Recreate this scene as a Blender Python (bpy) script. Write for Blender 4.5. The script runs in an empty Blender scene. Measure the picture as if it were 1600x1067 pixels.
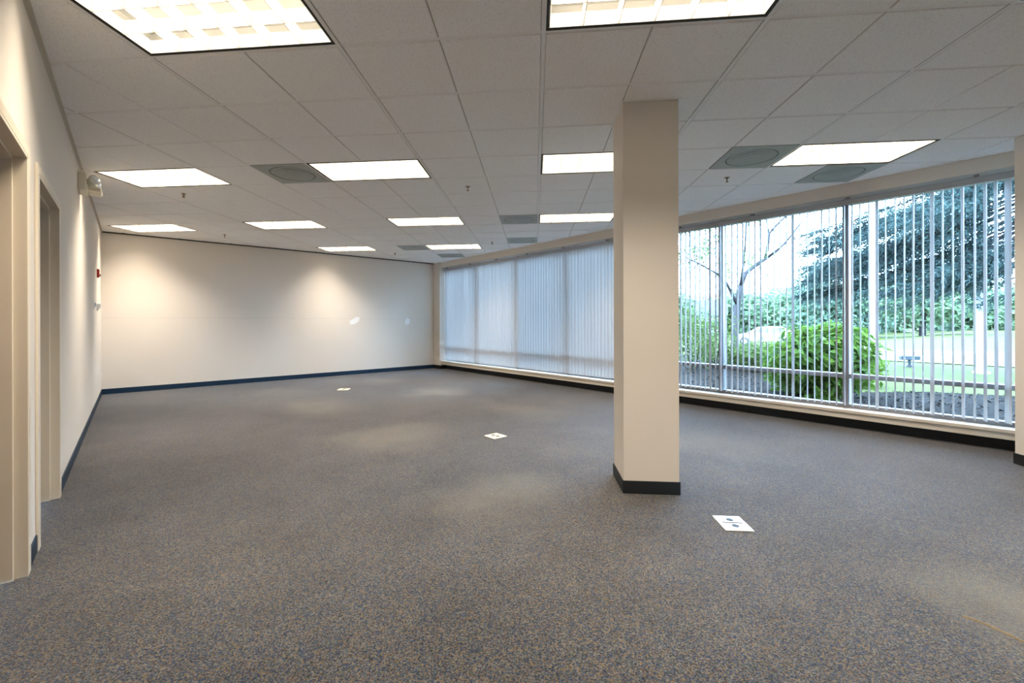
import bpy, bmesh, math, random
from mathutils import Vector, Matrix
import numpy as np

rnd = random.Random(7)
SC = bpy.context.scene
COL = SC.collection

# ------------------------------------------------------------------ measured frame
U = .6096                                   # two-foot ceiling module
F, PX, PY, YAW, ROLL = 683.34, 772.07, 503.155, .09314, -.0025
GX, GY = 3.9122, -4.1381                    # camera in ceiling-module units
H = 4.844 * U                               # ceiling height
CH = (4.844 - 2.725) * U                    # camera height
R2 = 2 ** -.5
XL, XW, YB, YF = -.42, 6.62, 10.6, -4.6     # side wall, soffit face, back wall, wall behind the camera
G0 = -.08                                   # ground outside


def w2(x, y):                               # ceiling-grid axes -> room axes (walls sit at 45 degrees to the grid)
    return ((x + y) * R2, (y - x) * R2)


def grid(i, j):
    return w2((i - GX) * U, (j - GY) * U)


def ray(u, v):
    a, b = (u - PX) / F, (v - PY) / F
    c, s = math.cos(ROLL), math.sin(ROLL)
    a, b = c * a + s * b, -s * a + c * b
    c, s = math.cos(YAW), math.sin(YAW)
    x, y = w2(c * a - s, s * a + c)
    return Vector((x, y, -b))


def at(u, v, d):                            # point at distance d along the view
    r = ray(u, v)
    return Vector((0, 0, CH)) + r * d


def onz(u, v, z):
    r = ray(u, v)
    return Vector((0, 0, CH)) + r * ((z - CH) / r.z)


# ------------------------------------------------------------------ materials
def new_mat(name):
    m = bpy.data.materials.new(name)
    m.use_nodes = True
    nt = m.node_tree
    return m, nt, nt.nodes['Principled BSDF']


def N(nt, t, **kw):
    n = nt.nodes.new(t)
    for k, v in kw.items():
        if k in n.inputs:
            n.inputs[k].default_value = v
        else:
            setattr(n, k, v)
    return n


def plain(name, col, rough=.6, metal=0., spec=.4, noise=0., nscale=8., bump=0., bscale=200.):
    m, nt, b = new_mat(name)
    b.inputs['Base Color'].default_value = (*col, 1)
    b.inputs['Roughness'].default_value = rough
    b.inputs['Metallic'].default_value = metal
    b.inputs['Specular IOR Level'].default_value = spec
    L = nt.links.new
    tc = N(nt, 'ShaderNodeTexCoord')
    if noise:
        n = N(nt, 'ShaderNodeTexNoise', Scale=nscale, Detail=4.)
        L(tc.outputs['Object'], n.inputs['Vector'])
        mx = N(nt, 'ShaderNodeMix', data_type='RGBA')
        mx.inputs[6].default_value = (*[c * (1 - noise) for c in col], 1)
        mx.inputs[7].default_value = (*[min(1, c * (1 + noise)) for c in col], 1)
        L(n.outputs['Fac'], mx.inputs[0])
        L(mx.outputs[2], b.inputs['Base Color'])
    if bump:
        n = N(nt, 'ShaderNodeTexNoise', Scale=bscale, Detail=3.)
        L(tc.outputs['Object'], n.inputs['Vector'])
        bp = N(nt, 'ShaderNodeBump', Strength=bump, Distance=.002)
        L(n.outputs['Fac'], bp.inputs['Height'])
        L(bp.outputs['Normal'], b.inputs['Normal'])
    return m


def leaf_mat(name, c0, c1, trans=.45, rough=.55):
    m, nt, b = new_mat(name)
    L = nt.links.new
    g = N(nt, 'ShaderNodeNewGeometry')
    r = N(nt, 'ShaderNodeValToRGB')
    r.color_ramp.elements[0].color = (*c0, 1)
    r.color_ramp.elements[1].color = (*c1, 1)
    L(g.outputs['Random Per Island'], r.inputs['Fac'])
    L(r.outputs['Color'], b.inputs['Base Color'])
    b.inputs['Roughness'].default_value = rough
    b.inputs['Specular IOR Level'].default_value = .08
    t = N(nt, 'ShaderNodeBsdfTranslucent')
    L(r.outputs['Color'], t.inputs['Color'])
    mx = N(nt, 'ShaderNodeMixShader')
    mx.inputs[0].default_value = trans
    L(b.outputs[0], mx.inputs[1])
    L(t.outputs[0], mx.inputs[2])
    L(mx.outputs[0], nt.nodes['Material Output'].inputs['Surface'])
    return m


def carpet_mat():
    m, nt, b = new_mat('carpet')
    L = nt.links.new
    tc = N(nt, 'ShaderNodeTexCoord')
    vo = N(nt, 'ShaderNodeTexVoronoi', Scale=190.)
    L(tc.outputs['Object'], vo.inputs['Vector'])
    sep = N(nt, 'ShaderNodeSeparateColor')
    L(vo.outputs['Color'], sep.inputs['Color'])
    r = N(nt, 'ShaderNodeValToRGB')
    r.color_ramp.interpolation = 'CONSTANT'
    cols = [(0, (.022, .032, .066)), (.17, (.134, .098, .058)), (.33, (.072, .073, .075)), (.5, (.020, .021, .022)),
            (.60, (.046, .057, .076)), (.75, (.126, .120, .108)), (.87, (.074, .044, .032)), (.94, (.041, .058, .048))]
    e = r.color_ramp.elements
    e[0].position, e[0].color = cols[0][0], (*cols[0][1], 1)
    e[1].position, e[1].color = cols[1][0], (*cols[1][1], 1)
    for p, c in cols[2:]:
        k = e.new(p)
        k.color = (*c, 1)
    L(sep.outputs[0], r.inputs['Fac'])
    # worn seats of former desks: rounded patches, paler, with broken edges
    nz = N(nt, 'ShaderNodeTexNoise', Scale=1.1, Detail=3.)
    L(tc.outputs['Object'], nz.inputs['Vector'])
    off = N(nt, 'ShaderNodeVectorMath', operation='MULTIPLY_ADD')
    off.inputs[1].default_value = (.9, .9, 0)
    L(nz.outputs['Color'], off.inputs[0])
    L(tc.outputs['Object'], off.inputs[2])
    total = None
    for (x, y, rx, ry, k) in WORN:
        sb = N(nt, 'ShaderNodeVectorMath', operation='SUBTRACT')
        sb.inputs[1].default_value = (x + .45, y + .45, 0)
        L(off.outputs[0], sb.inputs[0])
        ml = N(nt, 'ShaderNodeVectorMath', operation='MULTIPLY')
        ml.inputs[1].default_value = (1 / rx, 1 / ry, 0)
        L(sb.outputs[0], ml.inputs[0])
        ln = N(nt, 'ShaderNodeVectorMath', operation='LENGTH')
        L(ml.outputs[0], ln.inputs[0])
        mr = N(nt, 'ShaderNodeMapRange', interpolation_type='SMOOTHSTEP')
        mr.inputs['From Min'].default_value = .25
        mr.inputs['From Max'].default_value = 1.3
        mr.inputs['To Min'].default_value = k
        mr.inputs['To Max'].default_value = 0
        L(ln.outputs['Value'], mr.inputs['Value'])
        if total is None:
            total = mr.outputs[0]
        else:
            ad = N(nt, 'ShaderNodeMath', operation='MAXIMUM')
            L(total, ad.inputs[0])
            L(mr.outputs[0], ad.inputs[1])
            total = ad.outputs[0]
    mx = N(nt, 'ShaderNodeMix', data_type='RGBA')
    mx.inputs[7].default_value = (.150, .140, .116, 1)
    L(total, mx.inputs[0])
    L(r.outputs['Color'], mx.inputs[6])
    # soiling
    n2 = N(nt, 'ShaderNodeTexNoise', Scale=2.2, Detail=5., Roughness=.6)
    L(tc.outputs['Object'], n2.inputs['Vector'])
    mr = N(nt, 'ShaderNodeMapRange')
    mr.inputs['From Min'].default_value = .3
    mr.inputs['From Max'].default_value = .7
    mr.inputs['To Min'].default_value = .84
    mr.inputs['To Max'].default_value = 1.12
    L(n2.outputs['Fac'], mr.inputs['Value'])
    m2 = N(nt, 'ShaderNodeMix', data_type='RGBA', blend_type='MULTIPLY')
    m2.inputs[0].default_value = 1
    L(mx.outputs[2], m2.inputs[6])
    L(mr.outputs[0], m2.inputs[7])
    L(m2.outputs[2], b.inputs['Base Color'])
    b.inputs['Roughness'].default_value = .95
    b.inputs['Specular IOR Level'].default_value = .1
    b.inputs['Sheen Weight'].default_value = .25
    b.inputs['Sheen Roughness'].default_value = .4
    bp = N(nt, 'ShaderNodeBump', Strength=.5, Distance=.004)
    L(vo.outputs['Distance'], bp.inputs['Height'])
    L(bp.outputs['Normal'], b.inputs['Normal'])
    return m


def tile_mat():
    m, nt, b = new_mat('acoustic tile')
    L = nt.links.new
    tc = N(nt, 'ShaderNodeTexCoord')
    n = N(nt, 'ShaderNodeTexNoise', Scale=170., Detail=2.)
    L(tc.outputs['Object'], n.inputs['Vector'])
    r = N(nt, 'ShaderNodeValToRGB')
    e = r.color_ramp.elements
    e[0].position, e[0].color = .30, (.66, .645, .625, 1)
    e[1].position, e[1].color = .42, (.93, .92, .91, 1)
    L(n.outputs['Fac'], r.inputs['Fac'])
    L(r.outputs['Color'], b.inputs['Base Color'])
    b.inputs['Roughness'].default_value = .95
    b.inputs['Specular IOR Level'].default_value = .1
    return m


def wall_mat(name, col, seam=False):
    m, nt, b = new_mat(name)
    L = nt.links.new
    tc = N(nt, 'ShaderNodeTexCoord')
    n = N(nt, 'ShaderNodeTexNoise', Scale=1.3, Detail=4.)
    L(tc.outputs['Object'], n.inputs['Vector'])
    mx = N(nt, 'ShaderNodeMix', data_type='RGBA')
    mx.inputs[6].default_value = (*[c * .97 for c in col], 1)
    mx.inputs[7].default_value = (*[c * 1.02 for c in col], 1)
    L(n.outputs['Fac'], mx.inputs[0])
    out = mx.outputs[2]
    if seam:
        # filled-and-sanded drywall joint and two dabs of white spackle at chest height
        sx = N(nt, 'ShaderNodeSeparateXYZ')
        L(tc.outputs['Object'], sx.inputs[0])
        d = N(nt, 'ShaderNodeMath', operation='SUBTRACT')
        L(sx.outputs['Z'], d.inputs[0])
        d.inputs[1].default_value = 1.385
        ab = N(nt, 'ShaderNodeMath', operation='ABSOLUTE')
        L(d.outputs[0], ab.inputs[0])
        mr = N(nt, 'ShaderNodeMapRange')
        mr.inputs['From Min'].default_value = .004
        mr.inputs['From Max'].default_value = .014
        mr.inputs['To Min'].default_value = .10
        mr.inputs['To Max'].default_value = 0
        L(ab.outputs[0], mr.inputs['Value'])
        ms = N(nt, 'ShaderNodeMix', data_type='RGBA')
        ms.inputs[7].default_value = (.3, .27, .24, 1)
        L(mr.outputs[0], ms.inputs[0])
        L(out, ms.inputs[6])
        out = ms.outputs[2]
        nz = N(nt, 'ShaderNodeTexNoise', Scale=9., Detail=2.)
        L(tc.outputs['Object'], nz.inputs['Vector'])
        for (x, z, rx, rz, sk) in ((4.27, 1.325, .14, .085, .4), (5.735, 1.315, .085, .095, .1)):
            df = N(nt, 'ShaderNodeVectorMath', operation='SUBTRACT')
            df.inputs[1].default_value = (x, 0, z)
            L(tc.outputs['Object'], df.inputs[0])
            s2 = N(nt, 'ShaderNodeSeparateXYZ')
            L(df.outputs[0], s2.inputs[0])
            sh = N(nt, 'ShaderNodeMath', operation='MULTIPLY_ADD')   # sheared with x
            L(s2.outputs['X'], sh.inputs[0])
            sh.inputs[1].default_value = -sk
            L(s2.outputs['Z'], sh.inputs[2])
            cm = N(nt, 'ShaderNodeCombineXYZ')
            dx = N(nt, 'ShaderNodeMath', operation='DIVIDE')
            L(s2.outputs['X'], dx.inputs[0])
            dx.inputs[1].default_value = rx
            dz = N(nt, 'ShaderNodeMath', operation='DIVIDE')
            L(sh.outputs[0], dz.inputs[0])
            dz.inputs[1].default_value = rz
            L(dx.outputs[0], cm.inputs[0])
            L(dz.outputs[0], cm.inputs[1])
            ln = N(nt, 'ShaderNodeVectorMath', operation='LENGTH')
            L(cm.outputs[0], ln.inputs[0])
            ad = N(nt, 'ShaderNodeMath', operation='MULTIPLY_ADD')
            L(nz.outputs['Fac'], ad.inputs[0])
            ad.inputs[1].default_value = 1.2
            L(ln.outputs['Value'], ad.inputs[2])
            mr = N(nt, 'ShaderNodeMapRange')
            mr.inputs['From Min'].default_value = 1.35
            mr.inputs['From Max'].default_value = 1.65
            mr.inputs['To Min'].default_value = .85
            mr.inputs['To Max'].default_value = 0
            L(ad.outputs[0], mr.inputs['Value'])
            ms = N(nt, 'ShaderNodeMix', data_type='RGBA')
            ms.inputs[7].default_value = (.9, .9, .9, 1)
            L(mr.outputs[0], ms.inputs[0])
            L(out, ms.inputs[6])
            out = ms.outputs[2]
    L(out, b.inputs['Base Color'])
    b.inputs['Roughness'].default_value = .75
    b.inputs['Specular IOR Level'].default_value = .25
    n2 = N(nt, 'ShaderNodeTexNoise', Scale=160., Detail=2.)
    L(tc.outputs['Object'], n2.inputs['Vector'])
    bp = N(nt, 'ShaderNodeBump', Strength=.06, Distance=.002)
    L(n2.outputs['Fac'], bp.inputs['Height'])
    L(bp.outputs['Normal'], b.inputs['Normal'])
    return m


def glass_mat():
    m, nt, b = new_mat('window glass')
    L = nt.links.new
    nt.nodes.remove(b)
    t = N(nt, 'ShaderNodeBsdfTransparent')
    t.inputs['Color'].default_value = (.86, .93, .97, 1)
    g = N(nt, 'ShaderNodeBsdfGlossy')
    g.inputs['Roughness'].default_value = .02
    fr = N(nt, 'ShaderNodeFresnel')
    fr.inputs['IOR'].default_value = 1.35
    mx = N(nt, 'ShaderNodeMixShader')
    L(fr.outputs[0], mx.inputs[0])
    L(t.outputs[0], mx.inputs[1])
    L(g.outputs[0], mx.inputs[2])
    L(mx.outputs[0], nt.nodes['Material Output'].inputs['Surface'])
    return m


def clear_mat():
    m, nt, b = new_mat('clear plastic')
    b.inputs['Base Color'].default_value = (.9, .93, .97, 1)
    b.inputs['Roughness'].default_value = .12
    b.inputs['Metallic'].default_value = .55
    return m


def vane_mat():
    m, nt, b = new_mat('vane vinyl')
    L = nt.links.new
    b.inputs['Base Color'].default_value = (.42, .40, .39, 1)
    b.inputs['Roughness'].default_value = .5
    t = N(nt, 'ShaderNodeBsdfTranslucent')
    t.inputs['Color'].default_value = (.78, .75, .72, 1)
    mx = N(nt, 'ShaderNodeMixShader')
    mx.inputs[0].default_value = .10
    L(b.outputs[0], mx.inputs[1])
    L(t.outputs[0], mx.inputs[2])
    L(mx.outputs[0], nt.nodes['Material Output'].inputs['Surface'])
    return m


def mulch_mat():
    m, nt, b = new_mat('bark mulch')
    L = nt.links.new
    tc = N(nt, 'ShaderNodeTexCoord')
    v = N(nt, 'ShaderNodeTexVoronoi', Scale=26.)
    L(tc.outputs['Object'], v.inputs['Vector'])
    s = N(nt, 'ShaderNodeSeparateColor')
    L(v.outputs['Color'], s.inputs['Color'])
    r = N(nt, 'ShaderNodeValToRGB')
    r.color_ramp.elements[0].color = (.005, .0042, .0036, 1)
    r.color_ramp.elements[1].color = (.024, .018, .015, 1)
    L(s.outputs[0], r.inputs['Fac'])
    L(r.outputs['Color'], b.inputs['Base Color'])
    b.inputs['Roughness'].default_value = .9
    b.inputs['Specular IOR Level'].default_value = .03
    bp = N(nt, 'ShaderNodeBump', Strength=1., Distance=.04)
    L(v.outputs['Distance'], bp.inputs['Height'])
    L(bp.outputs['Normal'], b.inputs['Normal'])
    return m


WORN = [(2.14, 2.5, .62, .5, .42), (2.33, 4.6, .72, .6, .38), (2.2, 6.85, .62, .85, .42), (4.45, 4.55, .55, .7, .35),
        (4.4, 6.85, .62, .66, .55), (4.75, 2.2, .5, .6, .30), (2.1, 8.9, .5, .6, .3), (3.06, .0, .40, .50, .62),
        (4.3, 8.9, .5, .5, .3)]
CREAM = (.74, .675, .60)
M = {
    'wall': wall_mat('cream wall paint', CREAM), 'wallb': wall_mat('cream wall paint with spackle', CREAM, True),
    'carpet': carpet_mat(), 'tile': tile_mat(),
    'tee': plain('ceiling tee white', (.86, .855, .845), .5), 'plenum': plain('tile groove', (.48, .465, .44), .9),
    'angle': plain('wall angle', (.58, .53, .46), .6), 'blackgap': plain('shadow reveal trim', (.035, .032, .03), .6),
    'base': plain('navy vinyl base', (.008, .028, .060), .45, spec=.3), 'baseblk': plain('black vinyl base', (.013, .016, .02), .5),
    'sill': plain('sill board paint', (.70, .63, .53), .4, noise=.03, nscale=3), 'frame': plain('door frame enamel', (.74, .66, .53), .35, noise=.03, nscale=5),
    'wood': plain('stained wood door', (.14, .055, .02), .4, noise=.3, nscale=14),
    'alu': plain('grey aluminium', (.29, .28, .29), .45, metal=.3), 'rail': plain('headrail grey', (.40, .40, .42), .45),
    'steel': plain('brushed steel', (.5, .5, .5), .3, metal=.9), 'glass': glass_mat(), 'vane': vane_mat(),
    'louver': plain('louver aluminium', (.46, .445, .41), .35, spec=.6), 'black': plain('gap shadow black', (.012, .012, .012), .5),
    'housing': plain('housing white', (.8, .8, .78), .5),
    'grille': plain('diffuser grey', (.40, .43, .41), .6, noise=.1, nscale=10), 'brass': plain('sprinkler brass', (.30, .22, .14), .35, metal=.7),
    'white': plain('white plastic', (.86, .87, .89), .4), 'ivory': plain('ivory plastic', (.74, .69, .56), .45),
    'red': plain('strobe red', (.42, .015, .012), .4), 'clear': clear_mat(),
    'plate': plain('floor box cover', (.82, .82, .80), .4), 'plate2': plain('yellowed floor box cover', (.80, .74, .56), .45),
    'socket': plain('socket black', (.01, .01, .01), .6), 'orange': plain('orange tape', (.75, .40, .10), .6),
    'grass': plain('mown grass', (.052, .057, .018), .9, spec=.03, noise=.2, nscale=1.5, bump=.6, bscale=40), 'mulch': mulch_mat(),
    'asphalt': plain('pale asphalt', (.078, .052, .042), .9, spec=.03, noise=.12, nscale=2), 'concrete': plain('concrete kerb', (.11, .078, .058), .9, spec=.03),
    'yellow': plain('faded yellow paint', (.17, .145, .07), .8), 'lane': plain('white lane paint', (.2, .2, .2), .8),
    'bark': plain('grey bark', (.05, .044, .045), .9, spec=.05, noise=.35, nscale=9, bump=.8, bscale=30),
    'darkbark': plain('dark bark', (.025, .023, .023), .9, spec=.05, noise=.3, nscale=9),
    'leafA': leaf_mat('bright shrub leaves', (.024, .058, .007), (.095, .150, .018), .5),
    'leafB': leaf_mat('hedge leaves', (.035, .060, .014), (.10, .13, .035), .45),
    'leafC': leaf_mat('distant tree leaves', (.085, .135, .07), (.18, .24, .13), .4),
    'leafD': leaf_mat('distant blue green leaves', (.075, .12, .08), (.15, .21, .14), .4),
    'needle': leaf_mat('spruce needles', (.020, .036, .034), (.060, .088, .078), .35),
    'leafE': leaf_mat('sparse tree leaves', (.05, .08, .03), (.12, .16, .05), .5),
    'paint': plain('post white paint', (.42, .42, .42), .45), 'carwhite': plain('car white', (.86, .87, .88), .2, spec=.6),
    'darkglass': plain('dark glass', (.05, .06, .07), .08), 'tyre': plain('tyre rubber', (.02, .02, .02), .8),
    'floodgrey': plain('floodlight charcoal', (.02, .022, .025), .5), 'siding': plain('pale siding', (.2, .19, .19), .7),
    'roofblue': plain('slate blue roof', (.035, .045, .065), .8),
}


# ------------------------------------------------------------------ mesh helpers
class MB:
    def __init__(s):
        s.v, s.f, s.m = [], [], []

    def quad(s, pts, mi=0):
        b = len(s.v)
        s.v += [tuple(p) for p in pts]
        s.f.append(tuple(range(b, b + len(pts))))
        s.m.append(mi)

    def box(s, x0, x1, y0, y1, z0, z1, mi=0, T=None):
        P = [(x, y, z) for z in (z0, z1) for x, y in ((x0, y0), (x1, y0), (x1, y1), (x0, y1))]
        if T is not None:
            P = [tuple(T @ Vector(p)) for p in P]
        b = len(s.v)
        s.v += P
        for q in ((3, 2, 1, 0), (4, 5, 6, 7), (0, 1, 5, 4), (1, 2, 6, 5), (2, 3, 7, 6), (3, 0, 4, 7)):
            s.f.append(tuple(b + k for k in q))
            s.m.append(mi)

    def prism(s, poly, z0, z1, mi=0, T=None):
        n = len(poly)
        P = [(x, y, z) for z in (z0, z1) for x, y in poly]
        if T is not None:
            P = [tuple(T @ Vector(p)) for p in P]
        b = len(s.v)
        s.v += P
        s.f.append(tuple(b + k for k in reversed(range(n))))
        s.f.append(tuple(b + n + k for k in range(n)))
        s.m += [mi, mi]
        for k in range(n):
            s.f.append((b + k, b + (k + 1) % n, b + n + (k + 1) % n, b + n + k))
            s.m.append(mi)

    def lathe(s, prof, n=24, mi=0, T=None):
        b = len(s.v)
        for r, z in prof:
            for k in range(n):
                a = 2 * math.pi * k / n
                p = Vector((r * math.cos(a), r * math.sin(a), z))
                s.v.append(tuple(T @ p if T is not None else p))
        for i in range(len(prof) - 1):
            for k in range(n):
                k2 = (k + 1) % n
                s.f.append((b + i * n + k, b + i * n + k2, b + (i + 1) * n + k2, b + (i + 1) * n + k))
                s.m.append(mi)
        s.f.append(tuple(b + k for k in reversed(range(n))))
        s.m.append(mi)
        e = b + (len(prof) - 1) * n
        s.f.append(tuple(e + k for k in range(n)))
        s.m.append(mi)

    def tube(s, pts, radii, n=7, mi=0):
        pts = [Vector(p) for p in pts]
        rings = []
        up = Vector((.31, .17, .93))
        for i, p in enumerate(pts):
            d = (pts[min(i + 1, len(pts) - 1)] - pts[max(i - 1, 0)]).normalized()
            a = d.cross(up)
            if a.length < .05:
                a = d.cross(Vector((1, 0, 0)))
            a.normalize()
            c = d.cross(a)
            b = len(s.v)
            for k in range(n):
                t = 2 * math.pi * k / n
                s.v.append(tuple(p + (a * math.cos(t) + c * math.sin(t)) * radii[i]))
            rings.append(b)
        for r0, r1 in zip(rings, rings[1:]):
            for k in range(n):
                k2 = (k + 1) % n
                s.f.append((r0 + k, r0 + k2, r1 + k2, r1 + k))
                s.m.append(mi)
        s.f.append(tuple(rings[0] + k for k in reversed(range(n))))
        s.f.append(tuple(rings[-1] + k for k in range(n)))
        s.m += [mi, mi]

    def leaf(s, p, d, nrm, L, W, mi=0):
        side = d.cross(nrm).normalized()
        fold = nrm * (W * .22)
        b = len(s.v)
        pts = [p, p + d * L * .38 + side * W * .5 + fold, p + d * L, p + d * L * .38 - side * W * .5 + fold]
        s.v += [tuple(q) for q in pts]
        s.f.append((b, b + 1, b + 2, b + 3))
        s.m.append(mi)

    def mesh(s, name, mats, smooth=False):
        me = bpy.data.meshes.new(name)
        me.from_pydata(s.v, [], s.f)
        if not isinstance(mats, (list, tuple)):
            mats = [mats]
        for m in mats:
            me.materials.append(M[m] if isinstance(m, str) else m)
        me.polygons.foreach_set('material_index', s.m)
        if smooth:
            me.polygons.foreach_set('use_smooth', [True] * len(s.f))
        me.update()
        return me

    def build(s, name, mats, parent=None, smooth=False, bevel=0., seg=2):
        o = bpy.data.objects.new(name, s.mesh(name, mats, smooth))
        COL.objects.link(o)
        o.parent = parent
        if bevel:
            b = o.modifiers.new('bevel', 'BEVEL')
            b.width, b.segments, b.limit_method = bevel, seg, 'ANGLE'
        return o


def thing(name, label, cat, loc=(0, 0, 0), rz=0., group=None):
    o = bpy.data.objects.new(name, None)
    o.empty_display_size = .1
    COL.objects.link(o)
    o.location = loc
    o.rotation_euler = (0, 0, rz)
    return tag(o, label, cat, group)


def tag(o, label, cat, group=None):
    o['label'], o['category'] = label, cat
    if group:
        o['group'] = group
    return o


def struct(o):
    o['kind'] = 'structure'
    return o


def copy_tree(o, parent=None):
    c = o.copy()
    COL.objects.link(c)
    c.parent = parent
    for ch in list(o.children):
        copy_tree(ch, c)
    return c


def rv(a=1.):
    while True:
        v = Vector((rnd.uniform(-1, 1), rnd.uniform(-1, 1), rnd.uniform(-1, 1)))
        if .05 < v.length < 1:
            return v * a


# ------------------------------------------------------------------ room shell
m = MB()
m.box(XL - .3, XW + .42, YF - .2, YB + .2, -.06, 0)
struct(m.build('floor', 'carpet'))

# carpet ravel, a lifted lip of torn pile
m = MB()
seam = []
for k in range(28):
    f = k / 27
    seam.append((2.795 - .05 * f + .012 * math.sin(7 * f) + rnd.uniform(-.004, .004), .165 - .29 * f))
for (a, b) in zip(seam, seam[1:]):
    m.quad([(a[0] - .004, a[1], .0006), (b[0] - .004, b[1], .0006), (b[0] + .002, b[1], .005), (a[0] + .002, a[1], .005)])
    m.quad([(a[0] + .002, a[1], .005), (b[0] + .002, b[1], .005), (b[0] + .014, b[1], .001), (a[0] + .014, a[1], .001)])
m2 = plain('frayed carpet backing', (.18, .135, .08), .95, noise=.3, nscale=60)
o = m.build('carpet_fray', m2)
tag(o, 'raised frayed carpet seam on the worn pale patch of floor', 'carpet seam')

ZT = H + .30
YE = -.115                                    # windows stop behind the second column
D1, D2, DZ, DZ2 = (2.30, 3.255), (3.605, 4.545), 2.15, 2.15       # two door openings
m = MB()
xo = XL - .13
m.box(xo, XL, YF - .2, D1[0], 0, ZT)
m.box(xo, XL, D1[1], D2[0], 0, ZT)
m.box(xo, XL, D2[1], YB + .13, 0, ZT)
m.box(xo, XL, D1[0], D1[1], DZ, ZT)
m.box(xo, XL, D2[0], D2[1], DZ, ZT)
struct(m.build('wall_left', 'wall'))
m = MB()
m.box(XL, XW + .4, YB, YB + .13, 0, ZT)
struct(m.build('wall_back', 'wallb'))
m = MB()
m.box(XL, XW + .4, YF - .13, YF, 0, ZT)
struct(m.build('wall_front', 'wall'))
# pilaster in the far corner, end of the window run
m = MB()
m.box(6.57, 6.95, 10.28, YB, 0, H)
struct(m.build('trim_1', 'wall', bevel=.004))
# soffit over the windows
m = MB()
m.box(XW, 6.97, YE, 10.28, 2.80, ZT)
struct(m.build('trim_2', 'wall', bevel=.004))
m = MB()
m.box(XW, 6.97, YF, YE, 0, ZT)
struct(m.build('wall_right', 'wall'))
# low wall, fascia and sill under the glass
m = MB()
m.box(XW + .012, 6.97, YE, 10.28, .12, .183)
m.box(XW, 6.97, YE, 10.28, .188, .222)
m.box(XW + .02, 6.97, YE, 10.28, .183, .188)
m.box(6.76, 6.97, YE, 10.28, -.1, .12)
struct(m.build('trim_3', 'sill', bevel=.003))
m = MB()
m.box(6.745, 6.76, YE, 10.28, 0, .12)
m.box(XW - .008, XW, YF + .01, YE, 0, .097)
struct(m.build('baseboard_right', 'baseblk'))
m = MB()
m.box(XL, 6.57, YB - .009, YB, 0, .098)
struct(m.build('baseboard_back', 'base', bevel=.003))
m = MB()
m.box(6.561, 6.57, 10.28, YB - .009, 0, .098)
m.box(6.561, 6.745, 10.271, 10.28, 0, .098)
struct(m.build('baseboard_corner', 'baseblk'))
m = MB()
for a, b in ((YF, D1[0] - .055), (D1[1] + .055, D2[0] - .055), (D2[1] + .055, YB - .01)):
    m.box(XL, XL + .009, a, b, 0, .098)
struct(m.build('baseboard_left', 'base', bevel=.003))
m = MB()
m.box(XL, 6.57, YF, YF + .009, 0, .098)
struct(m.build('baseboard_front', 'base'))
# ceiling edge trims: painted angle along the door wall, dark reveal along the back wall
m = MB()
m.box(XL, XL + .022, YF, YB, H - .012, H + .004)
m.box(XL, XL + .004, YF, YB, H - .030, H - .012)
struct(m.build('trim_4', 'angle'))
m = MB()
m.box(XL + .022, 6.57, YB - .012, YB, H - .026, H + .004)
struct(m.build('trim_5', 'blackgap'))

# ------------------------------------------------------------------ ceiling
LIGHTS = [  # (i, j, label) : each covers modules i..i+2, j..j+1
    (0, -1, 'large bright louvered ceiling light nearest the door wall, edge cut by the photo top'),
    (4, -1, 'louvered ceiling light before the column, cell grid showing, cut by the photo top'),
    (-4, 3, 'ceiling light beside the wall mounted emergency lamp'),
    (0, 3, 'louvered ceiling light with a grey air diffuser touching its door side'),
    (4, 3, 'ceiling light passing behind the top of the column, the nearer of two there'),
    (8, 3, 'ceiling light close to the unshaded windows, between two grey air diffusers'),
    (-8, 7, 'ceiling light in the far corner above the red fire strobe'),
    (-4, 7, 'ceiling light in the middle of the far row, two over from the strobe corner'),
    (0, 7, 'ceiling light standing alone mid ceiling between sprinkler heads'),
    (4, 7, 'thin looking ceiling light half hidden behind the column, beside a square diffuser'),
    (-4, 11, 'small looking ceiling light right against the back wall'),
    (0, 11, 'small looking ceiling light near the far window corner, diffuser on each side'),
    (8, -5, 'added ceiling light behind the camera, unseen, put in to brighten the column'),  # added unseen fixture, lights the column front from behind the camera
    (8, -1, 'ceiling light out of frame above the second column'),
    (12, -1, 'ceiling light out of frame near the window wall'),
]
taken = {(i + a, j) for i, j, _ in LIGHTS for a in (0, 1)}
DIFF = [(-1, 3, 'round cone air diffuser in grey square plate, beside the mid room light'),
        (7, 3, 'largest looking grey air diffuser, between the column and the window side light'),
        (9, 4, 'grey air diffuser tucked between window side light and soffit'),
        (3, 7, 'grey air diffuser left of the light that the column half hides'),
        (3, 10, 'grey air diffuser against the soffit just above the closed blinds'),
        (-1, 11, 'grey air diffuser between the two farthest ceiling lights'),
        (0, 13, 'grey air diffuser in the far corner above the closed blinds')]
dcell = {(i, j) for i, j, _ in DIFF}


def clip_room(me, x1=XW):
    bm = bmesh.new()
    bm.from_mesh(me)
    for co, no in (((XL, 0, 0), (-1, 0, 0)), ((x1, 0, 0), (1, 0, 0)), ((0, YB, 0), (0, 1, 0)), ((0, YF, 0), (0, -1, 0))):
        bmesh.ops.bisect_plane(bm, geom=bm.verts[:] + bm.edges[:] + bm.faces[:], plane_co=co, plane_no=no, clear_outer=True, dist=1e-6)
    bm.to_mesh(me)
    bm.free()


def ob(name, me):
    o = bpy.data.objects.new(name, me)
    COL.objects.link(o)
    return o


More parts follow.
